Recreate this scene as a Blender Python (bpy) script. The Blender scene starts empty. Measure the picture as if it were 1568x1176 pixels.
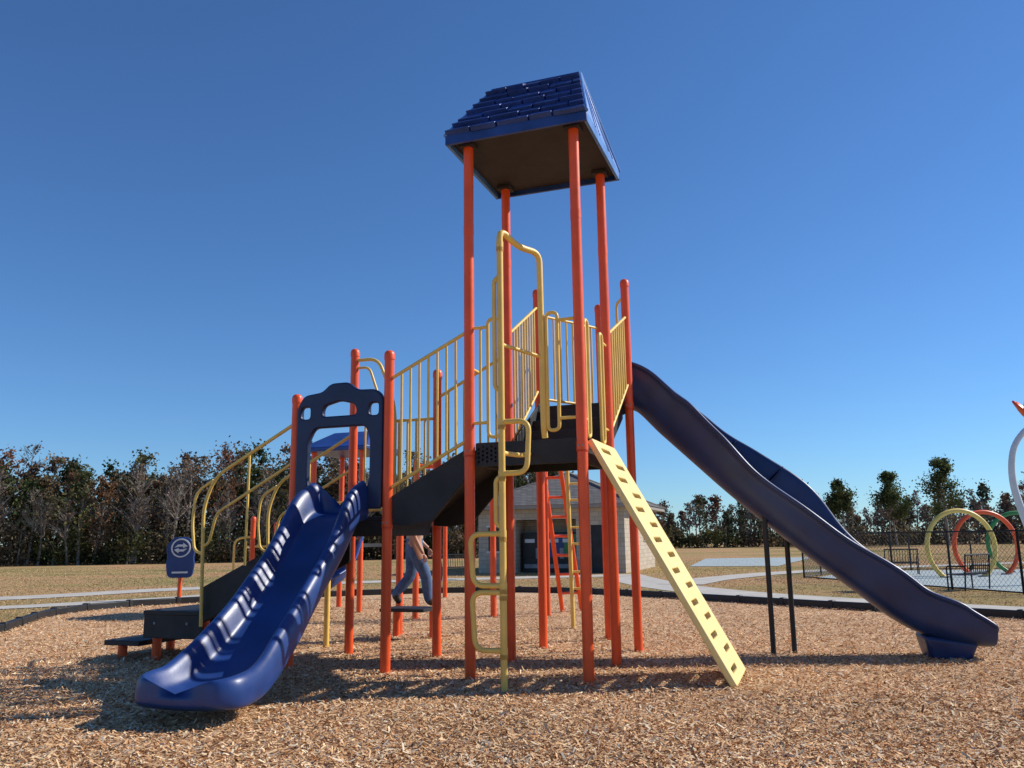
import bpy, bmesh, math, random
import numpy as np
from mathutils import Vector, Matrix
random.seed(7); rng=np.random.default_rng(7)
S=bpy.context.scene
S.view_settings.view_transform='Standard'; S.view_settings.look='None'; S.view_settings.exposure=0
# ---------------------------------------------------------------- materials
def newmat(name):
    m=bpy.data.materials.new(name); m.use_nodes=True
    nt=m.node_tree; b=nt.nodes['Principled BSDF']; return m,nt,b
def N(nt,t,**k):
    n=nt.nodes.new(t)
    for a,v in k.items(): setattr(n,a,v)
    return n
def ramp(nt,fac,stops):
    r=N(nt,'ShaderNodeValToRGB'); e=r.color_ramp.elements
    while len(e)<len(stops): e.new(.5)
    for i,(p,c) in enumerate(stops): e[i].position=p; e[i].color=(*c,1)
    nt.links.new(fac,r.inputs[0]); return r.outputs[0]
def coat(name,col,rough=.4,var=.25,scale=3,bump=.02,bscale=60,metal=0,spec=.5,streak=True):
    m,nt,b=newmat(name); tc=N(nt,'ShaderNodeTexCoord')
    n=N(nt,'ShaderNodeTexNoise'); n.inputs['Scale'].default_value=scale; n.inputs['Detail'].default_value=8
    nt.links.new(tc.outputs['Object'],n.inputs['Vector'])
    lo=tuple(c*(1-var) for c in col); hi=tuple(min(1,c*(1+var*.6)+.004) for c in col)
    nt.links.new(ramp(nt,n.outputs['Fac'],[(.3,lo),(.7,hi)]),b.inputs['Base Color'])
    n2=N(nt,'ShaderNodeTexNoise'); n2.inputs['Scale'].default_value=scale*4; n2.inputs['Detail'].default_value=6
    nt.links.new(tc.outputs['Object'],n2.inputs['Vector'])
    mr=N(nt,'ShaderNodeMapRange'); mr.inputs['To Min'].default_value=max(.05,rough-.1); mr.inputs['To Max'].default_value=rough+.15
    nt.links.new(n2.outputs['Fac'],mr.inputs['Value']); nt.links.new(mr.outputs[0],b.inputs['Roughness'])
    n3=N(nt,'ShaderNodeTexNoise'); n3.inputs['Scale'].default_value=bscale; nt.links.new(tc.outputs['Object'],n3.inputs['Vector'])
    bp=N(nt,'ShaderNodeBump'); bp.inputs['Strength'].default_value=bump*5; bp.inputs['Distance'].default_value=.005
    nt.links.new(n3.outputs['Fac'],bp.inputs['Height']); nt.links.new(bp.outputs[0],b.inputs['Normal'])
    b.inputs['Metallic'].default_value=metal; b.inputs['Specular IOR Level'].default_value=spec
    return m
M_red=coat('red_powder_coat',(.90,.105,.016),.36,var=.12)
M_yel=coat('yellow_powder_coat',(.88,.58,.13),.4,var=.12)
M_yelp=coat('yellow_moulded_plastic',(.92,.70,.27),.5,var=.1)
M_blue=coat('blue_moulded_plastic',(.013,.046,.19),.36,var=.3,scale=2)
M_blued=coat('dark_blue_plastic',(.008,.02,.075),.4,var=.25)
M_navy=coat('navy_slide_plastic',(.012,.035,.13),.38,var=.3,scale=2)
M_roof=coat('blue_roof_plastic',(.016,.055,.24),.36,var=.3)
M_gable=coat('blue_roof_plastic_baked_sheen',(.09,.24,.58),.4,var=.2)  # roof blue made brighter: sky sheen on the gable ends painted into the colour
M_dark=coat('dark_vinyl_coating',(.018,.018,.02),.6,var=.4,bump=.05)
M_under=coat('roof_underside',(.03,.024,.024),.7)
M_black=coat('black_paint',(.012,.012,.013),.5)
M_white=coat('white_paint',(.75,.75,.74),.5,var=.06)
M_fascia=coat('fascia_paint',(.32,.28,.24),.7,var=.1)
M_green=coat('green_paint',(.05,.25,.06),.45)
M_grey=coat('grey_trim',(.3,.29,.28),.7)
M_glass=coat('dark_glass',(.01,.012,.015),.12,bump=0)
M_conc=coat('concrete',(.50,.46,.40),.9,var=.15,scale=1.5,bump=.1)
M_pad=coat('splash_pad_concrete',(.36,.42,.42),.85,var=.12,scale=.8)
M_skin=coat('skin',(.52,.28,.18),.5,var=.08)
M_jeans=coat('denim',(.09,.16,.31),.9,var=.3,scale=12,bump=.2,bscale=300)
M_shirt=coat('shirt',(.42,.36,.3),.9,var=.15,bump=.1)
M_shoe=coat('shoe_leather',(.06,.045,.035),.6)
M_hair=coat('hair',(.03,.018,.01),.6)
M_trunk=coat('bark',(.27,.23,.19),.95,var=.4,scale=2)
def attrmat(name,rough=.9,trans=0):
    m,nt,b=newmat(name); a=N(nt,'ShaderNodeAttribute'); a.attribute_name='col'
    nt.links.new(a.outputs['Color'],b.inputs['Base Color']); b.inputs['Roughness'].default_value=rough
    b.inputs['Specular IOR Level'].default_value=.15
    if trans:
        t=N(nt,'ShaderNodeBsdfTranslucent'); nt.links.new(a.outputs['Color'],t.inputs['Color'])
        mx=N(nt,'ShaderNodeMixShader'); mx.inputs[0].default_value=trans
        nt.links.new(b.outputs[0],mx.inputs[1]); nt.links.new(t.outputs[0],mx.inputs[2])
        nt.links.new(mx.outputs[0],nt.nodes['Material Output'].inputs['Surface'])
    return m
M_leaf=attrmat('foliage',.8,.3); M_chip=attrmat('wood_chip',.9); M_blade=attrmat('grass_blades',.8,.2)
m,nt,b=newmat('wood_mulch'); M_mulch=m
geo=N(nt,'ShaderNodeNewGeometry')
vo=N(nt,'ShaderNodeTexVoronoi'); vo.inputs['Scale'].default_value=34; vo.inputs['Randomness'].default_value=1
mp=N(nt,'ShaderNodeMapping'); mp.inputs['Scale'].default_value=(1,1.7,1)
nz=N(nt,'ShaderNodeTexNoise'); nz.inputs['Scale'].default_value=9; nz.inputs['Detail'].default_value=4
mixv=N(nt,'ShaderNodeVectorMath',operation='MULTIPLY_ADD'); mixv.inputs[1].default_value=(.12,.12,0)
nt.links.new(geo.outputs['Position'],nz.inputs['Vector']); nt.links.new(nz.outputs['Color'],mixv.inputs[0]); nt.links.new(geo.outputs['Position'],mixv.inputs[2])
nt.links.new(mixv.outputs[0],mp.inputs['Vector']); nt.links.new(mp.outputs[0],vo.inputs['Vector'])
sep=N(nt,'ShaderNodeSeparateColor'); nt.links.new(vo.outputs['Color'],sep.inputs[0])
c1=ramp(nt,sep.outputs[0],[(0,(.24,.11,.05)),(.25,(.60,.32,.15)),(.6,(.80,.50,.26)),(1,(.92,.70,.45))])
n4=N(nt,'ShaderNodeTexNoise'); n4.inputs['Scale'].default_value=.7; n4.inputs['Detail'].default_value=6
nt.links.new(geo.outputs['Position'],n4.inputs['Vector'])
c2=ramp(nt,n4.outputs['Fac'],[(.3,(.82,.80,.78)),(.7,(1,1,1))])
mx=N(nt,'ShaderNodeMix',data_type='RGBA',blend_type='MULTIPLY'); mx.inputs[0].default_value=1
nt.links.new(c1,mx.inputs[6]); nt.links.new(c2,mx.inputs[7]); nt.links.new(mx.outputs[2],b.inputs['Base Color'])
bp=N(nt,'ShaderNodeBump'); bp.inputs['Strength'].default_value=1; bp.inputs['Distance'].default_value=.015
nt.links.new(sep.outputs[1],bp.inputs['Height']); nt.links.new(bp.outputs[0],b.inputs['Normal']); b.inputs['Roughness'].default_value=.95
m,nt,b=newmat('dry_grass'); M_grass=m
geo=N(nt,'ShaderNodeNewGeometry')
n1=N(nt,'ShaderNodeTexNoise'); n1.inputs['Scale'].default_value=.09; n1.inputs['Detail'].default_value=9; n1.inputs['Roughness'].default_value=.65
mpg=N(nt,'ShaderNodeMapping'); mpg.inputs['Scale'].default_value=(.55,1,1); nt.links.new(geo.outputs['Position'],mpg.inputs['Vector'])
n2=N(nt,'ShaderNodeTexNoise'); n2.inputs['Scale'].default_value=14; n2.inputs['Detail'].default_value=8; n2.inputs['Roughness'].default_value=.7
nt.links.new(mpg.outputs[0],n1.inputs['Vector']); nt.links.new(geo.outputs['Position'],n2.inputs['Vector'])
ca=ramp(nt,n1.outputs['Fac'],[(.34,(.20,.20,.07)),(.44,(.40,.30,.13)),(.54,(.54,.33,.17)),(.68,(.45,.26,.13))])
cb=ramp(nt,n2.outputs['Fac'],[(.3,(.55,.55,.55)),(.7,(1.15,1.15,1.15))])
mx=N(nt,'ShaderNodeMix',data_type='RGBA',blend_type='MULTIPLY'); mx.inputs[0].default_value=1
nt.links.new(ca,mx.inputs[6]); nt.links.new(cb,mx.inputs[7]); nt.links.new(mx.outputs[2],b.inputs['Base Color'])
bp=N(nt,'ShaderNodeBump'); bp.inputs['Distance'].default_value=.05; nt.links.new(n2.outputs['Fac'],bp.inputs['Height']); nt.links.new(bp.outputs[0],b.inputs['Normal'])
b.inputs['Roughness'].default_value=1; b.inputs['Specular IOR Level'].default_value=.05
def brickmat(name,c1,c2,mo,w,h,s=1):
    m,nt,b=newmat(name); tc=N(nt,'ShaderNodeTexCoord'); sp=N(nt,'ShaderNodeSeparateXYZ'); nt.links.new(tc.outputs['Object'],sp.inputs[0])
    ad=N(nt,'ShaderNodeMath',operation='ADD'); nt.links.new(sp.outputs[0],ad.inputs[0]); nt.links.new(sp.outputs[1],ad.inputs[1])
    cb=N(nt,'ShaderNodeCombineXYZ'); nt.links.new(ad.outputs[0],cb.inputs[0]); nt.links.new(sp.outputs[2],cb.inputs[1])
    br=N(nt,'ShaderNodeTexBrick'); br.inputs['Color1'].default_value=(*c1,1); br.inputs['Color2'].default_value=(*c2,1); br.inputs['Mortar'].default_value=(*mo,1)
    br.inputs['Scale'].default_value=s; br.inputs['Brick Width'].default_value=w; br.inputs['Row Height'].default_value=h; br.inputs['Mortar Size'].default_value=.012
    nt.links.new(cb.outputs[0],br.inputs['Vector']); nt.links.new(br.outputs['Color'],b.inputs['Base Color']); b.inputs['Roughness'].default_value=.9
    return m
M_brick=brickmat('stone_masonry',(.45,.36,.26),(.56,.47,.36),(.33,.29,.23),.4,.2)
M_shing=brickmat('roof_shingles',(.13,.12,.11),(.2,.18,.165),(.07,.065,.06),.3,.09)
# ---------------------------------------------------------------- mesh helpers
class Acc:
    def __init__(s): s.v=[];s.f=[];s.m=[];s.mats=[]
    def mi(s,mat):
        if mat not in s.mats: s.mats.append(mat)
        return s.mats.index(mat)
    def add(s,vs,fs,mat):
        o=len(s.v); s.v+= [tuple(p) for p in vs]; k=s.mi(mat)
        for f in fs: s.f.append(tuple(i+o for i in f)); s.m.append(k)
    def obj(s,name,parent=None,bevel=0,smooth=True,angle=40,sub=0,loc=None,rotz=None):
        me=bpy.data.meshes.new(name); me.from_pydata(s.v,[],s.f)
        for m in s.mats: me.materials.append(m)
        me.polygons.foreach_set('material_index',s.m)
        bm=bmesh.new(); bm.from_mesh(me); bmesh.ops.recalc_face_normals(bm,faces=bm.faces); bm.to_mesh(me); bm.free()
        if smooth:
            me.polygons.foreach_set('use_smooth',[True]*len(me.polygons))
            try: me.set_sharp_from_angle(angle=math.radians(angle))
            except Exception: pass
        ob=bpy.data.objects.new(name,me); S.collection.objects.link(ob)
        if parent: ob.parent=parent
        if loc: ob.location=loc
        if rotz is not None: ob.rotation_euler=(0,0,rotz)
        if bevel:
            md=ob.modifiers.new('bev','BEVEL'); md.width=bevel; md.segments=2; md.limit_method='ANGLE'
        if sub:
            md=ob.modifiers.new('sub','SUBSURF'); md.levels=sub; md.render_levels=sub
        return ob
def empty(name,loc=(0,0,0),rotz=0):
    e=bpy.data.objects.new(name,None); S.collection.objects.link(e); e.location=loc; e.rotation_euler=(0,0,rotz); return e
def tube(a,pts,r,mat,n=10,cap=True):
    P=[Vector(p) for p in pts]; k=len(P); rr=r if isinstance(r,(list,tuple)) else [r]*k
    T=[(P[min(i+1,k-1)]-P[max(i-1,0)]).normalized() for i in range(k)]
    ref=Vector((0,0,1)) if abs(T[0].z)<.9 else Vector((1,0,0))
    U=T[0].cross(ref).normalized(); vs=[];fs=[]
    for i in range(k):
        U=(U-T[i]*U.dot(T[i])).normalized(); W=T[i].cross(U)
        for j in range(n):
            an=2*math.pi*j/n; vs.append(P[i]+(U*math.cos(an)+W*math.sin(an))*rr[i])
    for i in range(k-1):
        for j in range(n):
            j2=(j+1)%n; fs.append((i*n+j,i*n+j2,(i+1)*n+j2,(i+1)*n+j))
    if cap: fs.append(tuple(range(n))[::-1]); fs.append(tuple((k-1)*n+j for j in range(n)))
    a.add(vs,fs,mat)
def fillet(pts,rad=.1,seg=5,closed=False):
    P=[Vector(p) for p in pts]; out=[]; n=len(P)
    for i in range(n):
        if not closed and i in(0,n-1): out.append(P[i]); continue
        a,b,c=P[i-1],P[i],P[(i+1)%n]; d1=a-b; d2=c-b
        r=min(rad,d1.length*.48,d2.length*.48); p0=b+d1.normalized()*r; p2=b+d2.normalized()*r
        for k in range(seg+1):
            t=k/seg; out.append(p0*(1-t)**2+b*2*t*(1-t)+p2*t*t)
    if closed: out.append(out[0].copy())
    return out
def box(a,c,s,mat,rz=0,M=None):
    vs=[]
    for dx in(-.5,.5):
        for dy in(-.5,.5):
            for dz in(-.5,.5): vs.append(Vector((dx*s[0],dy*s[1],dz*s[2])))
    R=Matrix.Rotation(rz,3,'Z') if M is None else M
    vs=[R@v+Vector(c) for v in vs]
    a.add(vs,[(0,1,3,2),(4,6,7,5),(0,4,5,1),(2,3,7,6),(0,2,6,4),(1,5,7,3)],mat)
def post(a,x,y,ztop,r=.064,mat=None,z0=-.1,n=20,cap=True):
    mat=mat or M_red
    prof=[(r,z0),(r,ztop-.12)]
    if cap: prof+=[(r*1.1,ztop-.118),(r*1.1,ztop-.05),(r*.95,ztop-.02),(r*.6,ztop),(.001,ztop+.005)]
    else: prof+=[(r,ztop)]
    vs=[];fs=[]
    for (rr,z) in prof:
        for j in range(n):
            an=2*math.pi*j/n; vs.append((x+rr*math.cos(an),y+rr*math.sin(an),z))
    for i in range(len(prof)-1):
        for j in range(n):
            j2=(j+1)%n; fs.append((i*n+j,i*n+j2,(i+1)*n+j2,(i+1)*n+j))
    a.add(vs,fs,mat)
def plate(name,loops,th,mat,M,parent=None,bev=.006):
    cu=bpy.data.curves.new(name,'CURVE'); cu.dimensions='2D'; cu.fill_mode='BOTH'; cu.extrude=th/2-bev; cu.bevel_depth=bev; cu.bevel_resolution=1; cu.offset=-bev
    for lp in loops:
        sp=cu.splines.new('POLY'); sp.points.add(len(lp)-1)
        for i,p in enumerate(lp): sp.points[i].co=(p[0],p[1],0,1)
        sp.use_cyclic_u=True
    t=bpy.data.objects.new('t',cu); S.collection.objects.link(t); bpy.context.view_layer.update()
    me=bpy.data.meshes.new_from_object(t.evaluated_get(bpy.context.evaluated_depsgraph_get())); bpy.data.objects.remove(t)
    me.name=name; me.materials.clear(); me.materials.append(mat); me.transform(M)
    ob=bpy.data.objects.new(name,me); S.collection.objects.link(ob)
    if parent: ob.parent=parent
    return ob
def f2(pts,rad,seg=4): return [(p.x,p.y) for p in fillet([(x,y,0) for x,y in pts],rad,seg,True)[:-1]]
def rrect(x0,y0,x1,y1,r): return f2([(x0,y0),(x1,y0),(x1,y1),(x0,y1)],r)
def circ(x,y,r,n=12): return [(x+r*math.cos(2*math.pi*i/n),y+r*math.sin(2*math.pi*i/n)) for i in range(n)]
XZ=lambda y:Matrix(((1,0,0,0),(0,0,-1,y),(0,1,0,0),(0,0,0,1)))
YZ=lambda x:Matrix(((0,0,1,x),(1,0,0,0),(0,1,0,0),(0,0,0,1)))
def cat(pts,n=6):
    P=[Vector(p) for p in pts]; P=[P[0]*2-P[1]]+P+[P[-1]*2-P[-2]]; out=[]
    for i in range(1,len(P)-2):
        for k in range(n):
            t=k/n; a,b,c,d=P[i-1],P[i],P[i+1],P[i+2]
            out.append(.5*((2*b)+(c-a)*t+(2*a-5*b+4*c-d)*t*t+(3*b-a-3*c+d)*t**3))
    out.append(P[-2]); return out
def quads(name,V,col,mat,parent=None,extra=None):
    n=len(V); me=bpy.data.meshes.new(name); me.vertices.add(n*4); me.vertices.foreach_set('co',V.reshape(-1).astype(np.float32))
    me.loops.add(n*4); me.loops.foreach_set('vertex_index',np.arange(n*4,dtype=np.int32))
    me.polygons.add(n); me.polygons.foreach_set('loop_start',np.arange(0,n*4,4,dtype=np.int32))
    me.update(calc_edges=True)
    at=me.attributes.new('col','FLOAT_COLOR','FACE'); c4=np.ones((n,4),np.float32); c4[:,:3]=col; at.data.foreach_set('color',c4.reshape(-1))
    me.materials.append(mat); ob=bpy.data.objects.new(name,me); S.collection.objects.link(ob)
    if parent: ob.parent=parent
    return ob
# ================================================================ GROUND
def sheet(name,pts,z,mat):
    a=Acc(); a.add([(x,y,z) for x,y in pts],[tuple(range(len(pts)))],mat); return a.obj(name,smooth=False)
sheet('grass_field',[(-1500,-1500),(1500,-1500),(1500,1500),(-1500,1500)],0,M_grass)
mpoly=[(-13,-6),(-12,6),(-9.6,14.5),(-9.7,16.4),(-10.4,18.6),(-10.6,20.6),(-9.5,22.6),(-6,24.8),(-2,26.2),(1.6,25.3),(4.4,22.2),(7.2,18.5),(9.6,15.8),(13,11),(16,4),(17,-6)]
mp_s=[(p.x,p.y) for p in cat([(x,y,0) for x,y in mpoly],5)]
sheet('mulch_ground',mp_s,.006,M_mulch)
a=Acc(); pts=[Vector((x,y,0)) for x,y in mp_s][3:-3]
seglen=1.25; cur=pts[0]; path=[cur]
for p in pts[1:]:
    while (p-cur).length>=seglen:
        cur=cur+(p-cur).normalized()*seglen; path.append(cur)
for i in range(len(path)-1):
    p,q=path[i],path[i+1]; d=q-p; c=(p+q)/2
    box(a,(c.x,c.y,.08),(d.length-.02,.12,.18),M_black,math.atan2(d.y,d.x))
    box(a,(q.x,q.y,.09),(.12,.16,.2),M_black,math.atan2(d.y,d.x))
a.obj('playground_border_timber',bevel=.02)
def strip(name,pts,w,z,mat):
    P=cat([(x,y,0) for x,y in pts],6); vs=[];fs=[]
    for i,p in enumerate(P):
        t=(P[min(i+1,len(P)-1)]-P[max(i-1,0)]).normalized(); n=Vector((-t.y,t.x,0))
        vs+=[(p.x+n.x*w/2,p.y+n.y*w/2,z),(p.x-n.x*w/2,p.y-n.y*w/2,z)]
    for i in range(len(P)-1): fs.append((2*i,2*i+1,2*i+3,2*i+2))
    a=Acc(); a.add(vs,fs,mat); return a.obj(name,smooth=False)
paths=[([(4.6,37.5),(4.7,32),(5.2,27.5),(6.6,23.3),(9.2,19.4),(12.4,15.6),(18,9)],1.9,.010),
([(-40,19),(-25,22),(-15.8,26.2),(-12.2,30),(-6,33.5),(0,35.5),(5,36.6)],1.9,.014),
([(-40,15),(-24,18.5),(-15,21.5),(-11.6,23.8),(-9,27),(-7.5,33)],1.3,.018),
([(5.6,29),(8,33),(13,38),(24,44),(40,50)],1.6,.018)]
for p_,w_,z_ in paths: strip('footpath',p_,w_,z_,M_conc)
sheet('splash_pad_pavement',[(11.3,32),(13.6,22.6),(34,20),(42,36),(15,37.5)],.022,M_pad)
sheet('parking_pavement',[(9.5,46),(14,45),(22,62),(14,62)],.022,M_pad)
def inpoly(X,Y,poly):
    ins=np.zeros(len(X),bool); n=len(poly)
    for i in range(n):
        x1,y1=poly[i]; x2,y2=poly[(i+1)%n]
        if y1==y2: continue
        c=((y1>Y)!=(y2>Y))&(X<(x2-x1)*(Y-y1)/(y2-y1)+x1); ins^=c
    return ins
n=430000
Y=np.exp(rng.uniform(math.log(4.5),math.log(24),n)); X=rng.uniform(-1,1,n)*(.75*Y+1.2)
k=inpoly(X,Y,mp_s); X=X[k];Y=Y[k]; n=len(X)
L=rng.gamma(2.2,.007,n)+.006; W=rng.uniform(.003,.010,n); yaw=rng.uniform(0,2*math.pi,n); tl=rng.normal(0,.27,n); t2=rng.normal(0,.36,n)
hump=.02*(np.sin(X*2.1+np.sin(Y*1.3)*2)+np.sin(Y*2.7+X*1.1))
Z=.010+rng.random(n)*.02+np.maximum(0,hump)*.5
U=np.stack([np.cos(yaw)*np.cos(tl),np.sin(yaw)*np.cos(tl),np.sin(tl)],1)*L[:,None]
Wv=np.stack([-np.sin(yaw)*np.cos(t2),np.cos(yaw)*np.cos(t2),np.sin(t2)],1)*W[:,None]
C=np.stack([X,Y,Z],1); C[:,2]+=np.abs(U[:,2])*.6
V=np.stack([C-U-Wv*.6,C+U*.9-Wv,C+U+Wv*.8,C-U*.9+Wv],1)
pal=np.array([(.20,.09,.04),(.52,.26,.115),(.70,.39,.19),(.80,.50,.26),(.88,.62,.36),(.94,.76,.52),(.60,.48,.37)])
ci=rng.choice(7,n,p=[.08,.14,.22,.25,.17,.10,.04])
pat=.93+.10*np.sin(X*.9+1.3*np.sin(Y*.6))*np.sin(Y*1.1+.7*X)
col=np.minimum(.94,pal[ci]*rng.uniform(.84,1.12,(n,1))*pat[:,None])
quads('mulch_chips',V,col,M_chip)
n=80000
Y=np.exp(rng.uniform(math.log(14),math.log(60),n)); X=rng.uniform(-1,1,n)*(.75*Y+2)
k=~inpoly(X,Y,[(p[0]*1.02,p[1]) for p in mp_s]); X=X[k];Y=Y[k]; n=len(X)
k=np.ones(n,bool)
for px,w,_ in paths:
    for i in range(len(px)-1):
        ax,ay=px[i]; bx,by=px[i+1]; dx,dy=bx-ax,by-ay; t=np.clip(((X-ax)*dx+(Y-ay)*dy)/(dx*dx+dy*dy),0,1)
        k&=np.hypot(X-ax-t*dx,Y-ay-t*dy)>w/2+.12
k&=~inpoly(X,Y,[(11.3,32),(13.6,22.6),(34,20),(42,36),(15,37.5)])
X=X[k];Y=Y[k];n=len(X)
h=rng.uniform(.01,.035,n); yaw=rng.uniform(0,6.28,n); w=.006+.0006*Y
C=np.stack([X,Y,np.zeros(n)],1); U=np.stack([np.cos(yaw),np.sin(yaw),0*yaw],1)*w[:,None]
top=C+np.stack([rng.normal(0,.02,n),rng.normal(0,.02,n),h],1)
V=np.stack([C-U,C+U,top+U*.2,top-U*.2],1)
g=(np.sin(X*.35+1)+np.sin(Y*.3+X*.2)+rng.normal(0,.7,n)+(Y<27)*.4)>1.4
col=np.where(g[:,None],np.array([(.23,.24,.09)]),np.array([(.58,.38,.19)]))*rng.uniform(.75,1.2,(n,1))
quads('grass_tufts',V,col,M_blade)
# ================================================================ PLAY STRUCTURE
RZ=math.radians(-19.45)
PS=empty('playground_play_structure',(.376,10.53,0),RZ)
h=.71
a=Acc()
TW=[(h,-h),(-h,-h),(-h,h),(h,h)]
for x,y in TW:
    post(a,x,y,6.66,cap=False)
    post(a,x,y,5.57,r=.067,z0=5.45,cap=False)
E=(.71,2.13);F=(-.71,2.13);K=(0,3.36)
for x,y in (E,F,K): post(a,x,y,5.52)
G=(-1.87,-.62);H=(-3.27,-.6);I=(-3.25,.86);J=(-1.89,.92)
post(a,*G,4.04);post(a,*H,3.56);post(a,*I,4.5);post(a,*J,4.08)
a.obj('support_posts',PS)
a=Acc()
for x,y in TW+[E,F,K,G,H,I,J]:
    z=2.66 if (x,y) in TW else (3.55 if (x,y) in (E,F,K) else 1.82)
    post(a,x,y,z+.05,r=.07,z0=z-.05,cap=False)
    for an in(-1.2,-1.9): tube(a,[(x+.065*math.cos(an),y+.065*math.sin(an),z),(x+.08*math.cos(an),y+.08*math.sin(an),z)],.012,M_grey,6)
a.obj('post_collars',PS)
a=Acc()
box(a,(0,0,2.70),(1.30,1.30,.05),M_dark)
for s in(-1,1):
    box(a,(0,s*.63,2.58),(1.27,.03,.19),M_dark); box(a,(s*.63,0,2.58),(.03,1.2,.19),M_dark)
cx=-2.57;cy=.14
box(a,(cx,cy,1.88),(1.28,1.36,.05),M_dark)
for s in(-1,1): box(a,(cx,cy+s*.66,1.76),(1.25,.03,.19),M_dark); box(a,(cx+s*.62,cy,1.76),(.03,1.28,.19),M_dark)
tz=3.62
tri=[(.66,2.1),(-.66,2.1),(0,3.25)]
a.add([(x,y,tz) for x,y in tri]+[(x,y,tz-.2) for x,y in tri],[(0,1,2),(5,4,3),(0,3,4,1),(1,4,5,2),(2,5,3,0)],M_dark)
for i in range(4):
    y0=.74+i*.35; z=2.9+i*.2
    box(a,(0,y0+.16,z-.02),(1.16,.36,.04),M_dark); box(a,(0,y0-.01,z-.12),(1.16,.02,.19),M_dark)
a.obj('decks_and_steps',PS,bevel=.006)
for s in(-1,1):
    plate('step_stringer',[[(.72,2.55),(.72,3.0),(2.1,3.78),(2.1,3.35)]],.03,M_dark,YZ(s*.6),PS)
holes=[circ(-.6+.055*i,2.53+.05*j+(.025 if i%2 else 0),.015,8) for i in range(6) for j in range(4)]
plate('deck_front_panel',[rrect(-.64,2.47,.64,2.76,.02)]+holes,.03,M_dark,XZ(-.67),PS,.004)
for y in(-.6,.72):
    plate('ramp_side_panel',[[(-1.84,1.8),(-1.84,2.14),(-.72,2.74),(-.72,2.42),(-1.25,1.83),(-1.6,1.78)]],.04,M_dark,XZ(y),PS)
a=Acc()
a.add([(-1.86,-.58,1.9),(-1.86,.7,1.9),(-.66,.7,2.7),(-.66,-.58,2.7),(-1.86,-.58,1.85),(-1.86,.7,1.85),(-.66,.7,2.65),(-.66,-.58,2.65)],[(0,1,2,3),(7,6,5,4),(0,3,7,4),(1,5,6,2),(0,4,5,1),(3,2,6,7)],M_dark)
for i in range(4):
    x=-1.7+i*.3; box(a,(x,.06,1.93+(x+1.86)*.667),(.05,1.26,.03),M_dark)
a.obj('ramp_deck',PS)
RA=Acc()
def barrier(p,q,z0p,z1p,z0q,z1q,nb,r=.017,rr=.022,m0=.06):
    p=Vector((*p,0));q=Vector((*q,0)); d=(q-p); u=d.normalized(); P=p+u*m0;Q=q-u*m0
    tube(RA,[(P.x,P.y,z1p),(Q.x,Q.y,z1q)],rr,M_yel); tube(RA,[(P.x,P.y,z0p),(Q.x,Q.y,z0q)],rr,M_yel)
    for i in range(nb):
        t=(i+1)/(nb+1); c=P.lerp(Q,t)
        tube(RA,[(c.x,c.y,z0p+(z0q-z0p)*t),(c.x,c.y,z1p+(z1q-z1p)*t)],r,M_yel,8)
barrier(G,(-h,-h),2.27,3.68,2.78,4.15,7)
barrier(J,(-h,h),2.27,3.68,2.78,4.15,7)
barrier((-.68,h),F,2.9,4.5,3.85,5.2,9)
barrier((.68,h),E,2.9,4.3,3.85,4.9,9)
barrier(F,K,3.75,5.1,3.75,5.1,8)
barrier(I,J,2.05,3.35,2.05,3.35,8)
def loopxz(y,x0,x1,z0,z1,r=.022,rad=.12): tube(RA,fillet([(x0,y,z0),(x1,y,z0),(x1,y,z1),(x0,y,z1)],rad,5,True),r,M_yel,10)
def loopyz(x,y0,y1,z0,z1,r=.022,rad=.12): tube(RA,fillet([(x,y0,z0),(x,y1,z0),(x,y1,z1),(x,y0,z1)],rad,5,True),r,M_yel,10)
loopxz(-h,-.46,-.30,2.82,4.3); tube(RA,[(-.66,-h,4.2),(-.46,-h,4.2)],.02,M_yel); tube(RA,[(-.66,-h,3.0),(-.46,-h,3.0)],.02,M_yel); tube(RA,[(-.56,-h,3.0),(-.56,-h,4.2)],.017,M_yel)
loopxz(-h,.30,.44,2.86,4.3); tube(RA,[(.44,-h,4.2),(.66,-h,4.2)],.02,M_yel); tube(RA,[(.44,-h,3.0),(.66,-h,3.0)],.02,M_yel)
loopyz(h,-.46,-.3,2.8,4.25); tube(RA,[(h,-.65,4.15),(h,-.46,4.15)],.02,M_yel);tube(RA,[(h,-.65,3.0),(h,-.46,3.0)],.02,M_yel)
loopyz(h,.3,.46,2.8,4.25); tube(RA,[(h,.65,4.15),(h,.46,4.15)],.02,M_yel);tube(RA,[(h,.65,3.0),(h,.46,3.0)],.02,M_yel)
tube(RA,[(-h,-.65,3.7),(-h,-.35,3.7)],.02,M_yel)
tube(RA,fillet([(-3.2,.86,4.32),(-2.85,.86,4.32),(-2.55,.86,3.6),(-2.55,.86,2.1)],.3,7),.026,M_yel)
tube(RA,fillet([(-3.2,.86,4.2),(-3.0,.86,4.2),(-2.78,.86,3.6),(-2.78,.86,2.1)],.2,7),.02,M_yel)
tube(RA,fillet([(.64,2.24,5.25),(.5,2.48,5.25),(.5,2.48,3.7)],.1),.022,M_yel)
tube(RA,fillet([(.07,3.24,5.25),(.2,3.0,5.25),(.2,3.0,3.7)],.1),.022,M_yel)
RA.obj('guard_railings',PS)
a=Acc(); lx,ly=-.05,-1.36
tube(a,fillet([(lx,ly,-.05),(lx,ly,5.2),(lx+.12,ly+.3,5.06),(.24,-.74,5.06),(.25,-.72,2.9),(.25,-.68,2.78)],.14,7),.038,M_yel,14)
def dloop(s,z0,z1,w=.38):
    tube(a,fillet([(lx,ly,z1),(lx+s*w,ly+.02*s,z1),(lx+s*w*.92,ly,z0),(lx,ly,z0)],.13,7),.03,M_yel,12)
dloop(1,2.32,2.9,.32); dloop(-1,1.1,1.66); dloop(-1,.42,1.03,.36)
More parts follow.
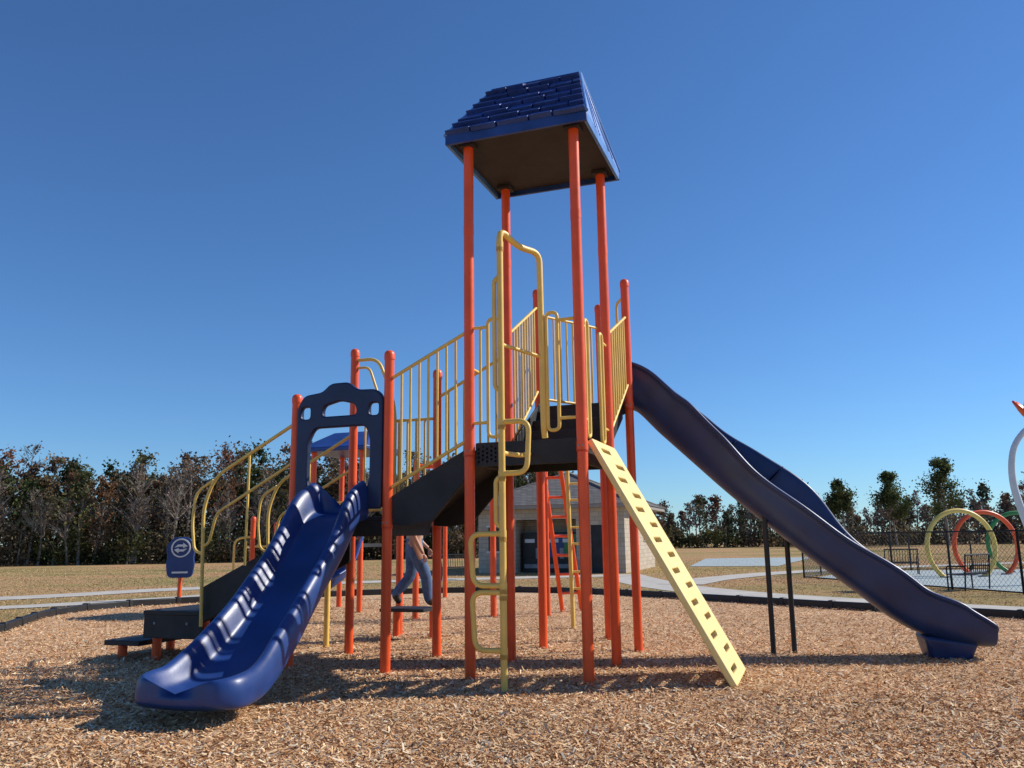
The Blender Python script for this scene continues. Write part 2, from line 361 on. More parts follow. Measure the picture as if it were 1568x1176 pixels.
def side(z0,z1,s=-1): tube(a,fillet([(lx,ly,z0),(lx+s*.075,ly,z0+.05),(lx+s*.075,ly,z1-.05),(lx,ly,z1)],.05),.026,M_yel,10)
side(3.25,4.62); side(1.72,2.3)
tube(a,fillet([(lx,ly,2.55),(.05,-1.0,2.55),(.05,-.66,2.6)],.1),.028,M_yel)
tube(a,fillet([(lx,ly,3.8),(.05,-1.0,3.8),(.24,-.74,3.75)],.1),.022,M_yel)
for z in(2.9,2.32,1.66,1.1,1.03,.42,5.0): post(a,lx,ly,z+.035,r=.043,mat=M_yel,z0=z-.035,cap=False,n=14)
a.obj('loop_climbing_ladder',PS)
Lp=math.hypot(1.5,2.72)
slots=[]
nrow=15
for i in range(nrow):
    v=.14+i*(Lp-.28)/(nrow-1); off=.16 if i%2 else -.16
    slots.append(rrect(off-.24,v-.03,off+.24,v+.03,.028))
Z=Vector((1.5,0,-2.72)).normalized(); Xv=Vector((0,1,0)); Nn=Z.cross(Xv)
Mx=Matrix.Translation((.77,.0,2.74))@Matrix((( Xv.x,Z.x,Nn.x,0),(Xv.y,Z.y,Nn.y,0),(Xv.z,Z.z,Nn.z,0),(0,0,0,1)))
plate('slotted_climber_panel',[rrect(-.62,0,.62,Lp,.05)]+slots,.07,M_yelp,Mx,PS,.012)
outer=f2([(0,2.0),(0,3.36),(.1,3.52),(.38,3.55),(.5,3.66),(.78,3.66),(.9,3.55),(1.18,3.54),(1.28,3.44),(1.28,2.0),(1.0,2.0),(1.1,2.4),(1.1,2.9),(1.03,3.07),(.27,3.07),(.18,2.9),(.18,2.4),(.28,2.0)],.07,4)
hl=[rrect(.06,3.2,.2,3.36,.05),f2([(.38,3.22),(.9,3.22),(.88,3.36),(.64,3.42),(.40,3.36)],.06),rrect(1.08,3.2,1.22,3.36,.05)]
plate('slide_arch_panel',[[(x-3.21,z) for x,z in lp] for lp in [outer]+hl],.09,M_blued,XZ(-.64),PS,.02)
for y in(-.5,.76):
    plate('stair_stringer',[f2([(-3.2,1.3),(-3.2,1.72),(-4.75,1.0),(-4.78,.5)],.05)],.05,M_dark,XZ(y),PS)
a=Acc()
for i in range(6):
    t=(i+.5)/6; x=-3.28-1.4*t; z=1.72-1.0*t
    box(a,(x,.13,z),(.3,1.2,.04),M_dark); box(a,(x+.14,.13,z+.07),(.02,1.2,.14),M_dark)
box(a,(-5.2,.13,.66),(1.0,1.34,.06),M_dark)
for s in(-1,1): box(a,(-5.2,.13+s*.64,.48),(.98,.04,.32),M_dark)
box(a,(-5.7,.13,.48),(.04,1.24,.32),M_dark)
box(a,(-6.05,.13,.24),(.62,1.34,.07),M_dark)
for x in(-5.6,-4.8):
    for y in(-.35,.6): post(a,x,y,.55,cap=False)
for y in(-.35,.6): post(a,-6.2,y,.22,cap=False)
for x in(-5.5,-4.95): tube(a,[(x,-.525,.52),(x,-.54,.52)],.022,M_grey,8)
a.obj('entry_stairs',PS,bevel=.008)
a=Acc()
for y in(-.6,.86):
    tube(a,fillet([(-3.3,y,3.16),(-4.55,y,2.5),(-4.72,y,2.1),(-4.66,y,.5)],.18,7),.024,M_yel)
    tube(a,fillet([(-3.3,y,2.64),(-4.5,y,2.0),(-4.6,y,1.6),(-4.7,y,1.55)],.1),.02,M_yel)
    tube(a,[(-4.0,y,2.79),(-4.0,y,1.3)],.018,M_yel)
    tube(a,fillet([(-4.58,y,2.45),(-4.86,y,2.3),(-4.9,y,1.9),(-4.84,y,1.5),(-4.68,y,1.45)],.14,6),.02,M_yel)
a.obj('stair_handrails',PS)
# roof
a=Acc(); e=.94; rd=.64; ze=6.62; zt=6.74; zr=7.82
for s in(-1,1):
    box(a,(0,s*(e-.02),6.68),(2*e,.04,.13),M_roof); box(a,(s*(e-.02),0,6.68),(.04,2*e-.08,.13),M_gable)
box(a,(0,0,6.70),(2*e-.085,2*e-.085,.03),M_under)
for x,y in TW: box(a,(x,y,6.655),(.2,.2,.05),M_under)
ev=[(-e,-e,zt),(e,-e,zt),(e,e,zt),(-e,e,zt),(-rd,0,zr),(rd,0,zr)]
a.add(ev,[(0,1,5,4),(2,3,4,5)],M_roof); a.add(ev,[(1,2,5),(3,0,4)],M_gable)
for s in(-1,1):
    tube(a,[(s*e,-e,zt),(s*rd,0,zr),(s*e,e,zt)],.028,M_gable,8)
    for q in(.33,.66):
        yy=.94*(1-q)*.55
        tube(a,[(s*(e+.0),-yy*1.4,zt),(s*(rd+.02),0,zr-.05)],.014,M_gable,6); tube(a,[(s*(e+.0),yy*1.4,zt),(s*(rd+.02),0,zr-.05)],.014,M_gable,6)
tube(a,[(-rd,0,zr),(rd,0,zr)],.03,M_roof,8)
rows=7
for s in(-1,1):
    for i in range(rows):
        t0=i/rows; t1=min(1,(i+1.12)/rows)
        def P(t,x,off):
            w=e+(rd-e)*t; y=s*e*(1-t); z=zt+(zr-zt)*t
            nrm=Vector((0,s*(zr-zt),e)).normalized(); return Vector((x*w,y,z))+nrm*off
        nt_=5; edges=[-1]+[ -1+2*(j+(0.5 if i%2 else 0.0)+random.uniform(-.15,.15))/nt_ for j in range(1,nt_+0)]+[1]
        for j in range(len(edges)-1):
            x0=edges[j]+.013; x1=edges[j+1]-.013; o=random.uniform(.055,.085); tl=t0-random.choice([0,0,.03])
            tl=max(tl,-.01)
            vs=[P(tl,x0,0),P(tl,x1,0),P(t1,x1,0),P(t1,x0,0),P(tl,x0,o),P(tl,x1,o),P(t1,x1,.008),P(t1,x0,.008)]
            a.add(vs,[(0,1,2,3),(4,5,6,7),(0,1,5,4),(1,2,6,5),(2,3,7,6),(3,0,4,7)],M_roof)
a.obj('gable_roof',PS,bevel=.008)
# ---------------------------------------------------------------- slides
def sweep(a,path,prof,mat):
    P=[Vector(p) for p in path]; n=len(P); vs=[];fs=[];m=None
    for i in range(n):
        T=(P[min(i+1,n-1)]-P[max(i-1,0)]).normalized(); R=T.cross(Vector((0,0,1))).normalized(); U=R.cross(T)
        pr=prof(i/(n-1)); m=len(pr)
        for (x,z) in pr: vs.append(P[i]+R*x+U*z)
    for i in range(n-1):
        for j in range(m):
            j2=(j+1)%m; fs.append((i*m+j,i*m+j2,(i+1)*m+j2,(i+1)*m+j))
    fs.append(tuple(range(m))[::-1]); fs.append(tuple((n-1)*m+j for j in range(m)))
    a.add(vs,fs,mat)
def chute(hw,d,th,rim,hl=None,hr=None):
    hl=d if hl is None else hl; hr=d if hr is None else hr
    def half(s,dd):
        return [(s*(hw+rim),dd-.05),(s*(hw+rim+.01),dd-.01),(s*(hw+rim*.5),dd+.012),(s*(hw-.0),dd),(s*(hw-.03),dd-.06),(s*(hw-.05),dd*.5),(s*(hw*.8),dd*.18+th),(s*hw*.45,th)]
    L_=half(-1,hl); R_=half(1,hr)[::-1]
    inner=L_+[(0,th-.005)]+R_
    und=[(hw+.005,hr-.06),(hw-.0,hr*.5),(hw*.84,hr*.13),(hw*.5,0),(0,-.012),(-hw*.5,0),(-hw*.84,hl*.13),(-hw,hl*.5),(-hw-.005,hl-.06)]
    return inner+und
def chute2(hw,d,th,rim):
    def half(s): return [(s*(hw+rim+.02),-.02),(s*(hw+rim+.03),d*.5),(s*(hw+rim),d-.02),(s*(hw+rim*.55),d+.02),(s*(hw+.02),d-.01),(s*(hw-.02),d-.09),(s*(hw-.05),d*.45),(s*hw*.75,th+.015),(s*hw*.4,th)]
    return half(-1)+[(0,th-.005)]+half(1)[::-1]+[(hw+rim-.03,-.05),(hw*.85,-.06),(hw*.5,-.07),(0,-.075),(-hw*.5,-.07),(-hw*.85,-.06),(-hw-rim+.03,-.05)]
a=Acc()
ctl=[(-2.57,-.58,1.9),(-2.57,-.9,1.84),(-2.53,-1.35,1.42),(-2.47,-1.85,1.04),(-2.40,-2.35,.66),(-2.33,-2.85,.37),(-2.25,-3.3,.22),(-2.21,-3.66,.2),(-2.19,-3.88,.21)]
wp=cat(ctl,4)
def wprof(t):
    hgt=.27+.2*max(0,1-t*6)+.022*math.sin(t*math.pi*4+.6); hw=.30+.10*min(1,max(0,(t-.45)/.4))
    p=chute2(hw,hgt,.05,.13)
    if t>.8: u=(t-.8)/.2; p=[(x*(1-.36*u**3),(z*(1-.5*u*u) if z>0 else z)+.06*u**3) for x,z in p]
    return p
sweep(a,wp,wprof,M_blue)
a.obj('wave_slide',None,sub=2,loc=(.376,10.53,0),rotz=RZ,angle=180)
a=Acc()
cp=cat([(1.52,13.0,3.60),(1.95,12.86,3.55),(2.36,12.6,3.09),(2.8,12.33,2.59),(3.25,12.1,2.10),(3.9,11.85,1.48),(4.57,11.65,.90),(5.15,11.5,.43),(5.7,11.36,.19),(6.2,11.24,.16)],8)
G_=lambda t,c,w:math.exp(-((t-c)/w)**2)
def cprof(t):
    d=.50+.25*max(0,1-t*5)+.18*G_(t,.25,.13)+.07*G_(t,.76,.14)+.015*math.sin(t*38); far=d-.12*G_(t,.2,.15)+.3*G_(t,.49,.12); hw=.37+.05*max(0,(t-.75)/.25)+.01*math.sin(t*38)
    if t>.9: q=(t-.9)/.1; far=d=d*(1-.5*q*q)
    return chute(hw,d,.04,.055,hl=far,hr=d)
sweep(a,cp,cprof,M_navy)
for tt in(.2,.34,.47,.62,.78):
    i=int(tt*(len(cp)-1)); base=cprof(tt)
    sweep(a,[cp[i],cp[i]+(cp[i+1]-cp[i]).normalized()*.045],lambda t:[(x*1.05,(z-.2)*1.07+.195) for x,z in base],M_navy)
ob=a.obj('curved_slide',None,sub=2,angle=180)
a=Acc()
for x,y,z in((3.5,11.72,1.95),(3.86,11.95,1.75)): post(a,x,y,z,r=.035,mat=M_black,cap=False)
a.obj('slide_support_legs',ob)
a=Acc(); u=Vector((1,-.24,0)).normalized(); w=Vector((.24,1,0)).normalized()
vs=[]
for (t,ww,z) in((5.35,.3,.3),(6.0,.3,.22),(5.9,.26,-.02),(5.42,.26,-.02)):
    for s in(-1,1): p=Vector((5.7,11.36,0))+u*(t-5.7)+w*ww*s; vs.append((p.x,p.y,z))
a.add(vs,[(0,1,3,2),(2,3,5,4),(4,5,7,6),(6,7,1,0),(0,2,4,6),(1,7,5,3)],M_navy)
a.obj('slide_exit_foot',ob,bevel=.05)
# ================================================================ BACKGROUND PLAY EQUIPMENT
BP=empty('background_play_tower',(-3.95,20.3,0),math.radians(-19))
a=Acc()
for x in(-.65,.65):
    for y in(-.65,.65): post(a,x,y,3.75,cap=False)
box(a,(0,0,1.5),(1.25,1.25,.08),M_dark)
a.obj('posts_and_deck',BP)
a=Acc(); ee=.9
a.add([(-ee,-ee,3.7),(ee,-ee,3.7),(ee,ee,3.7),(-ee,ee,3.7),(-ee,-ee,3.8),(ee,-ee,3.8),(ee,ee,3.8),(-ee,ee,3.8),(-.5,0,4.25),(.5,0,4.25)],[(3,2,1,0),(0,1,5,4),(1,2,6,5),(2,3,7,6),(3,0,4,7),(4,5,9,8),(5,6,9),(6,7,8,9),(7,4,8)],M_roof)
a.obj('small_roof',BP,bevel=.02)
RA=Acc()
barrier((-.65,-.65),(.65,-.65),1.65,2.5,1.65,2.5,7); barrier((-.65,-.65),(-.65,.65),1.65,2.5,1.65,2.5,7)
RA.obj('railings',BP)
a=Acc()
post(a,-3.0,.3,2.25);post(a,-2.5,.6,2.1)
tube(a,fillet([(-3.4,.1,0),(-3.4,.1,1.7),(-3.0,.3,1.75)],.2),.03,M_yel); tube(a,fillet([(-2.5,.6,1.9),(-1.8,.9,1.9),(-1.5,1,0)],.3),.03,M_yel)
tube(a,[(-3,.3,1.5),(-2.5,.6,1.5)],.03,M_yel); tube(a,[(-3,.3,.9),(-2.5,.6,.9)],.03,M_yel)
a.obj('side_climber',BP)
a=Acc()
sweep(a,cat([(0.3,-.6,1.5),(.7,-1.4,1.3),(1.0,-2.4,.75),(.6,-3.2,.35),(-.1,-3.5,.28)],6),lambda t:chute(.3,.28,.04,.06),M_blue)
a.obj('blue_chute',BP,sub=1,angle=180)
LP=empty('step_platform',(-1.75,14.2,0),RZ)
a=Acc(); box(a,(0,0,.48),(.8,.6,.05),M_dark)
for x in(-.34,.34): post(a,x,.2,.45,cap=False)
post(a,-.5,.6,2.4)
a.obj('deck',LP,bevel=.01)
CF=empty('overhead_climbing_frame')
a=Acc()
post(a,-2.06,17.7,3.3);post(a,-.45,17.96,3.4);post(a,-1.97,24.1,2.6);post(a,.7,18.0,3.3,r=.05)
tube(a,[(-2.06,17.7,3.15),(-.45,17.96,3.15),(.7,18.0,3.15)],.05,M_red)
r1=[(.62,17.8,3.3),(1.05,18.9,0)];r2=[(.98,17.7,3.3),(1.5,19.2,0)]
tube(a,r1,.05,M_red);tube(a,r2,.05,M_red)
for i in range(1,8):
    t=i/8; tube(a,[Vector(r1[0]).lerp(Vector(r1[1]),t),Vector(r2[0]).lerp(Vector(r2[1]),t)],.03,M_red,8)
tube(a,[(1.05,15.5,-.05),(1.0,15.5,3.3)],.04,M_yel); tube(a,[(-2.9,13.2,-.05),(-2.9,13.2,1.9)],.045,M_yel)
for i in range(3): tube(a,fillet([(1.03,15.5,.7+i*.8),(1.3,15.5,.7+i*.8),(1.3,15.5,1.0+i*.8),(1.03,15.5,1.0+i*.8)],.1),.02,M_yel,8)
a.obj('frame',CF)
PP=empty('play_panel_sign',(-9.7,24.6,0),math.radians(10))
plate('panel',[f2([(-.34,.62),(.34,.62),(.4,1.0),(.36,1.2),(.42,1.5),(.22,1.78),(-.22,1.78),(-.42,1.5),(-.36,1.2),(-.4,1.0)],.14)],.1,M_blue,XZ(0),PP,.02)
plate('emblem',[circ(0,1.47,.27,28),circ(0,1.47,.23,28)],.03,M_white,XZ(-.06),PP,.004)
for s in(-1,1):
    plate('emblem_arrow',[[(s*-.18,1.47+s*.01),(s*-.08,1.47+s*.1),(s*.06,1.47+s*.1),(s*.06,1.47+s*.15),(s*.19,1.47+s*.05),(s*.06,1.47-s*.0),(s*.06,1.47+s*.04),(s*-.06,1.47+s*.04)]],.03,M_white,XZ(-.06),PP,.002)
plate('label',[rrect(-.22,.75,.22,.8,.02)],.02,M_white,XZ(-.055),PP,.003)
a=Acc(); post(a,0,.08,1.1,r=.06,cap=False); a.obj('post',PP)
# ================================================================ BUILDING
B=empty('stone_concession_building',(5.1,38.8,0),math.radians(-18.5))
a=Acc()
def wallx(x0,x1,z0,z1,y=0,t=.2): box(a,((x0+x1)/2,y+t/2,(z0+z1)/2),(x1-x0,t,z1-z0),M_brick)
wallx(-7.2,-6.7,0,3);wallx(-6.7,-6.1,0,1.0);wallx(-6.7,-6.1,2.2,3);wallx(-6.1,-5.3,0,3);wallx(-5.3,-2.3,2.5,3);wallx(-2.3,-1.6,0,3);wallx(-1.6,-.6,2.2,3);wallx(-.6,0,0,3)
box(a,(-.1,4.3,1.5),(.2,8.2,3),M_brick); box(a,(-7.1,4.3,1.5),(.2,8.2,3),M_brick); box(a,(-3.6,8.5,1.5),(6.8,.2,3),M_brick)
box(a,(-3.8,1.7,1.25),(3.4,.1,2.5),M_brick); box(a,(-5.4,.95,1.25),(.1,1.4,2.5),M_brick); box(a,(-2.2,.95,1.25),(.1,1.4,2.5),M_brick)
a.obj('walls',B)
a=Acc()
box(a,(-6.4,.12,1.6),(.58,.05,1.18),M_glass); box(a,(-1.1,.1,1.1),(.98,.06,2.18),M_dark)
for z in(.99,2.21): box(a,(-6.4,-.02,z),(.75,.08,.08),M_white)
for y in(2.5,5.6): 
    box(a,(.012,y,1.9),(.03,1.1,.9),M_glass); box(a,(.03,y,1.43),(.05,1.25,.07),M_white); box(a,(.03,y,2.37),(.05,1.25,.07),M_white)
box(a,(-3.6,4.3,3.08),(8.3,9.7,.16),M_fascia)
a.obj('doors_and_windows',B)
a=Acc(); o=.6; zb=3.17; zr_=4.95
x0,x1,y0,y1=-7.2-o,0+o,0-o,8.6+o
a.add([(x0,y0,zb),(x1,y0,zb),(x1,y1,zb),(x0,y1,zb),(-3.6,3.6,zr_),(-3.6,5.2,zr_)],[(0,1,4),(1,2,5,4),(2,3,5),(3,0,4,5),(3,2,1,0)],M_shing)
for p,q in(((x0,y0,zb),(-3.6,3.6,zr_)),((x1,y0,zb),(-3.6,3.6,zr_)),((x1,y1,zb),(-3.6,5.2,zr_)),((-3.6,3.6,zr_),(-3.6,5.2,zr_))): tube(a,[p,q],.07,M_shing,6)
a.obj('hip_roof',B,smooth=False)
def vending(px,cm):
    v=empty('vending_machine',(0,0,0)); v.matrix_world=Matrix.Translation((5.1,38.8,0))@Matrix.Rotation(math.radians(-18.5),4,'Z')@Matrix.Translation((px,1.1,0))
    a=Acc(); box(a,(0,0,.95),(.95,.8,1.9),M_black); box(a,(0,-.41,1.25),(.85,.03,1.1),cm); box(a,(.3,-.43,.9),(.2,.03,.5),M_grey); box(a,(-.05,-.41,.3),(.7,.03,.2),M_grey); box(a,(-.1,-.43,1.5),(.5,.02,.18),M_white)
    a.obj('cabinet',v,bevel=.02)
vending(-4.7,M_black); vending(-3.5,M_blue); vending(-2.8,M_green)
def bench(loc,rz,w=1.3,sc=1):
    e_=empty('park_bench',loc,rz); a=Acc()
    for i in range(4): box(a,(0,-.2+i*.13,.45),(w,.1,.03),M_black)
    for i in range(int(w/.1)): tube(a,[(-w/2+.05+i*.1,.26,.5),(-w/2+.05+i*.1,.34,.98)],.012,M_black,6)
    tube(a,[(-w/2,.34,1.0),(w/2,.34,1.0)],.025,M_black,8); tube(a,[(-w/2,.26,.5),(w/2,.26,.5)],.025,M_black,8)
    for s in(-1,1):
        tube(a,fillet([(s*w/2,-.25,0),(s*w/2,-.25,.68),(s*w/2,.3,.68)],.08),.022,M_black,8); tube(a,[(s*w/2,.24,0),(s*w/2,.34,1.0)],.022,M_black,8)
    a.obj('frame_and_slats',e_)
bench((-2.4,34.4,0),.4,1.3); bench((13.0,24.4,0),-2.6,1.2); bench((15.5,34,0),2.8,1.2)
FE=Acc()
def fence(p,q,hh=1.65):
    p=Vector((*p,0));q=Vector((*q,0)); d=q-p; n=max(1,round(d.length/2.6)); u=d.normalized()
    for i in range(n+1):
        c=p+d*i/n; tube(FE,[(c.x,c.y,0),(c.x,c.y,hh+.05)],.035,M_black,8)
    for z in(.05,hh): tube(FE,[(p.x,p.y,z),(q.x,q.y,z)],.022,M_black,6)
    s=.16; m_=int(d.length/s)
    for i in range(-int(hh/s),m_):
        for sg in(0,1):
            x0=i*s; x1=x0+hh; z0,z1=.05,hh
            if x0<0: z0=.05-x0; x0=0
            if x1>d.length: z1=hh-(x1-d.length); x1=d.length
            if z1<=z0: continue
            if sg: A_=p+u*(d.length-x0);B_=p+u*(d.length-x1)
            else: A_=p+u*x0;B_=p+u*x1
            tube(FE,[(A_.x,A_.y,z0),(B_.x,B_.y,z1)],.004,M_black,3,False)
fence((11.0,32.3),(13.3,22.3)); fence((13.3,22.3),(24,19)); fence((11.0,32.3),(15,38)); fence((15,38),(42,37))
FE.obj('chain_link_fence',smooth=True)
def hoop(x,y,R,zc,mat,rz):
    a=Acc(); pts=[]
    a0=math.asin(min(1,zc/R)); 
    for i in range(33):
        an=-a0+(math.pi+2*a0)*i/32; pts.append((R*math.cos(an),0,zc+R*math.sin(an)))
    tube(a,pts,.085,mat,12)
    for s in(0,-1): post(a,pts[s][0],0,.06,r=.18,mat=M_grey,cap=False,z0=0)
    for i in range(4,30,5): 
        p=pts[i]; tube(a,[(p[0],-.02,p[2]),(p[0]*.9,-.02,zc+(p[2]-zc)*.9)],.025,M_grey,6)
    a.obj('water_spray_hoop',None,loc=(x,y,0),rotz=rz)
hoop(16.5,31.2,1.33,1.1,M_yel,.1); hoop(18.2,32.6,1.3,1.1,M_red,.1); hoop(20.6,34.4,1.25,1.15,M_green,-.1)
WF=empty('water_spray_flower',(0,0,0)); a=Acc()
tube(a,cat([(16.35,26,0),(15.95,26,1.5),(15.6,26,3.0),(15.7,26,4.1),(16.15,26,4.75),(16.6,26,4.95)],6),[.13-.002*i for i in range(31)],M_white,14)
a.obj('stem',WF); a=Acc()
for i in range(7):
    an=i*math.pi*2/7+.2; c=Vector((16.6,26,5.0)); d=Vector((math.cos(an),math.sin(an),0)); zz=Vector((0,0,1)); sd_=Vector((-d.y,d.x,0))
    vs=[];m_=7
    for j in range(m_):
        t=j/(m_-1); wd=.24*math.sin(math.pi*min(.97,t*.85+.12)); p=c+d*(.62*t)+zz*(.75*t**1.3)
        vs+=[p-sd_*wd,p+zz*-.05,p+sd_*wd]
    a.add(vs,[(3*j+k,3*j+k+1,3*j+k+4,3*j+k+3) for j in range(m_-1) for k in(0,1)],M_red)
post(a,16.6,26,5.25,r=.1,mat=M_red,z0=4.85)
ob=a.obj('petals',WF,angle=180); md=ob.modifiers.new('s','SOLIDIFY'); md.thickness=.04
# ================================================================ PERSON
def skin(name,V,E,R,sub=2):
    me=bpy.data.meshes.new(name); me.from_pydata(V,E,[]); ob=bpy.data.objects.new(name,me); S.collection.objects.link(ob)
    ob.modifiers.new('s','SKIN').use_smooth_shade=True
    for i,r in enumerate(R): me.skin_vertices[0].data[i].radius=(r,r) if not isinstance(r,tuple) else r
    me.skin_vertices[0].data[0].use_root=True
    md=ob.modifiers.new('u','SUBSURF'); md.levels=sub
    bpy.context.view_layer.update()
    m2=bpy.data.meshes.new_from_object(ob.evaluated_get(bpy.context.evaluated_depsgraph_get())); bpy.data.objects.remove(ob); return m2
PR=empty('walking_person',(-1.68,14.15,.515),math.radians(15))
V=[(0,0,.98),(.01,0,1.12),(.02,0,1.28),(.03,0,1.42),(.04,0,1.52),(.06,0,1.6),
   (0,-.1,.9),(.19,-.1,.52),(.24,-.1,.1),(.38,-.11,.05),
   (0,.1,.9),(-.03,.1,.5),(-.3,.1,.2),(-.2,.1,.06),
   (.03,-.17,1.43),(-.04,-.23,1.16),(.08,-.24,.93),(.13,-.23,.86),
   (.03,.17,1.43),(.06,.23,1.16),(.22,.2,1.0),(.28,.19,.95)]
Ed=[(0,1),(1,2),(2,3),(3,4),(4,5),(0,6),(6,7),(7,8),(8,9),(0,10),(10,11),(11,12),(12,13),(3,14),(14,15),(15,16),(16,17),(3,18),(18,19),(19,20),(20,21)]
Rr=[.17,.15,.16,.13,.06,.055,.135,.1,.085,.045,.135,.1,.085,.045,.065,.05,.032,.028,.065,.05,.032,.028]
me=skin('body',V,Ed,Rr)
lab={ (0,1):0,(1,2):1,(2,3):1,(3,4):1,(4,5):2,(0,6):0,(6,7):0,(7,8):0,(8,9):3,(0,10):0,(10,11):0,(11,12):0,(12,13):3,(3,14):1,(14,15):1,(15,16):2,(16,17):2,(3,18):1,(18,19):1,(19,20):2,(20,21):2}
for m in(M_jeans,M_shirt,M_skin,M_shoe): me.materials.append(m)
for p in me.polygons:
    c=p.center; best=9;bl=0
    for e_ in Ed:
        A_=Vector(V[e_[0]]);B_=Vector(V[e_[1]]); t=max(0,min(1,(c-A_).dot(B_-A_)/(B_-A_).length_squared)); dd=(c-A_.lerp(B_,t)).length
        if dd<best: best=dd; bl=lab[e_]
    if bl==1 and c.z<1.0: bl=0
    p.material_index=bl; p.use_smooth=True
ob=bpy.data.objects.new('body',me); S.collection.objects.link(ob); ob.parent=PR
for hx,hy,hz,s in((.13,-.23,.86,-1),(.28,.19,.95,1)):
    V=[(hx,hy,hz),(hx+.02,hy,hz-.05)];E_=[(0,1)];R_=[.025,.03]
    for f in range(4):
        o=(-.03+.02*f); b0=len(V); ln=[.06,.07,.065,.05][f]
        V+=[(hx+.02+o,hy,hz-.08),(hx+.03+o,hy-.01*s,hz-.08-ln*.5),(hx+.03+o,hy-.03*s,hz-.08-ln)];E_+=[(1,b0),(b0,b0+1),(b0+1,b0+2)];R_+=[.0095,.009,.008]
    b0=len(V); V+=[(hx+.05,hy-.015*s,hz-.05),(hx+.065,hy-.02*s,hz-.085)];E_+=[(1,b0),(b0,b0+1)];R_+=[.011,.009]
    m2=skin('hand',V,E_,R_,1); m2.materials.append(M_skin); o_=bpy.data.objects.new('hand',m2); S.collection.objects.link(o_); o_.parent=PR
bm=bmesh.new(); bmesh.ops.create_uvsphere(bm,u_segments=24,v_segments=16,radius=1)
for v in bm.verts:
    x,y,z=v.co; k=1-.18*max(0,-z)
    nx=.098*x*k; 
    if x>.8 and abs(y)<.2 and -.35<z<.1: nx+=.022
    v.co=(nx+.07,.076*y*k,.118*z+1.68)
for f in bm.faces:
    c=f.calc_center_median(); f.material_index=1 if (c.z>1.72 or (c.x<.05 and c.z>1.62)) else 0; f.smooth=True
me=bpy.data.meshes.new('head'); bm.to_mesh(me); bm.free(); me.materials.append(M_skin); me.materials.append(M_hair)
ob=bpy.data.objects.new('head',me); S.collection.objects.link(ob); ob.parent=PR
a=Acc()
for s in(-1,1):
    tube(a,[(.07,s*.07,1.655),(.065,s*.088,1.69)],[.012,.018],M_skin,8); tube(a,[(.15,s*.03,1.69),(.166,s*.03,1.69)],.009,M_glass,8)
tube(a,[(.155,-.02,1.625),(.16,.02,1.625)],.006,M_red,6); a.obj('face_details',PR)
# ================================================================ TREES
class TreeAcc:
    def __init__(s): s.leaf=[];s.col=[];s.wood=Acc()
def leaves(T,C,size,col,jit=.3):
    n=len(C); A_=rng.normal(size=(n,3)); A_/=np.linalg.norm(A_,axis=1)[:,None]; B_=rng.normal(size=(n,3)); B_-=A_*(A_*B_).sum(1)[:,None]; B_/=np.linalg.norm(B_,axis=1)[:,None]
    s=size*rng.uniform(.5,1.2,(n,1)); A_=A_*s; B_=B_*s*.7
    T.leaf.append(np.stack([C-A_,C+B_,C+A_,C-B_],1)); T.col.append(np.array(col)*rng.uniform(1-jit,1+jit,(n,1)))
PAL={'leafy':[(.18,.11,.06),(.20,.145,.085),(.16,.13,.065),(.11,.11,.045),(.085,.105,.035),(.10,.12,.045),(.18,.095,.055),(.17,.14,.095)],'pine':[(.06,.09,.032),(.07,.10,.04)],'bare':[(.20,.15,.11)],'bush':[(.09,.10,.035),(.14,.11,.06),(.08,.08,.035),(.17,.13,.08)]}
def tree(T,x,y,h,kind,nl=1400,ls=.2,mat=None,pal=None,low=.15):
    base=Vector((x,y,0)); lean=Vector((random.uniform(-.05,.05),random.uniform(-.05,.05),1))
    tr=h*.013+.03; mat=mat or M_trunk
    tp=[base+lean*h*t+Vector((math.sin(t*5+x)*.02*h,0,0)) for t in(0,.25,.5,.75,.97)]
    tube(T.wood,tp,[tr,tr*.8,tr*.6,tr*.35,tr*.1],mat,6,False)
    tips=[]
    nb={'bare':30,'leafy':18,'pine':16,'bush':6}[kind]
    for i in range(nb):
        t=random.uniform(low if kind=='leafy' else .35,.95); an=random.uniform(0,6.28); p=base+lean*h*t
        ln=h*(.3 if kind!='pine' else .2)*(1.15-t)*random.uniform(.6,1.2); up=random.uniform(.35,1.1) if kind!='pine' else random.uniform(0,.4)
        ln=min(ln,h*.24)
        d=Vector((math.cos(an),math.sin(an),up)).normalized(); q=p+d*ln*.6+Vector((0,0,ln*.08)); r=p+d*ln+Vector((0,0,ln*.25))
        tube(T.wood,[p,q,r],[tr*.35*(1.1-t)+.012,tr*.2*(1.1-t)+.01,.008],mat,4,False); tips.append((r,ln)); tips.append((q,ln*.8))
        if kind in('bare','leafy'):
            for j in range(6 if kind=='bare' else 2):
                tt=random.uniform(.3,1); s=p.lerp(r,tt); d2=(d+Vector((random.uniform(-.7,.7),random.uniform(-.7,.7),random.uniform(-.1,.8)))).normalized()
                e2=s+d2*ln*.55; tube(T.wood,[s,e2],[.02,.008],mat,3,False)
    c0=random.choice(pal or PAL[kind])
    if kind=='bare': nl=int(nl*.10)
    cl=[]
    for (p,ln) in tips: cl.append((p,ln*.42+.12*h/8))
    if kind in('leafy','pine'): cl.append((base+lean*h*.97,.07*h)); cl.append((base+lean*h*.85,.1*h))
    if kind=='bush': cl=[(base+Vector((random.uniform(-.5,.5)*h,random.uniform(-.3,.3)*h,h*random.uniform(.1,.75))),h*.28) for _ in range(8)]
    per=max(3,nl//len(cl))
    for p,r in cl:
        C=rng.normal(size=(per,3))*np.array([r*.6,r*.6,r*.5])+np.array(p)
        sh=random.uniform(.5,1.4); c=np.array(c0)*sh
        if random.random()<.2: c=c*np.array([1.2,.92,.85])
        leaves(T,C,ls,c)
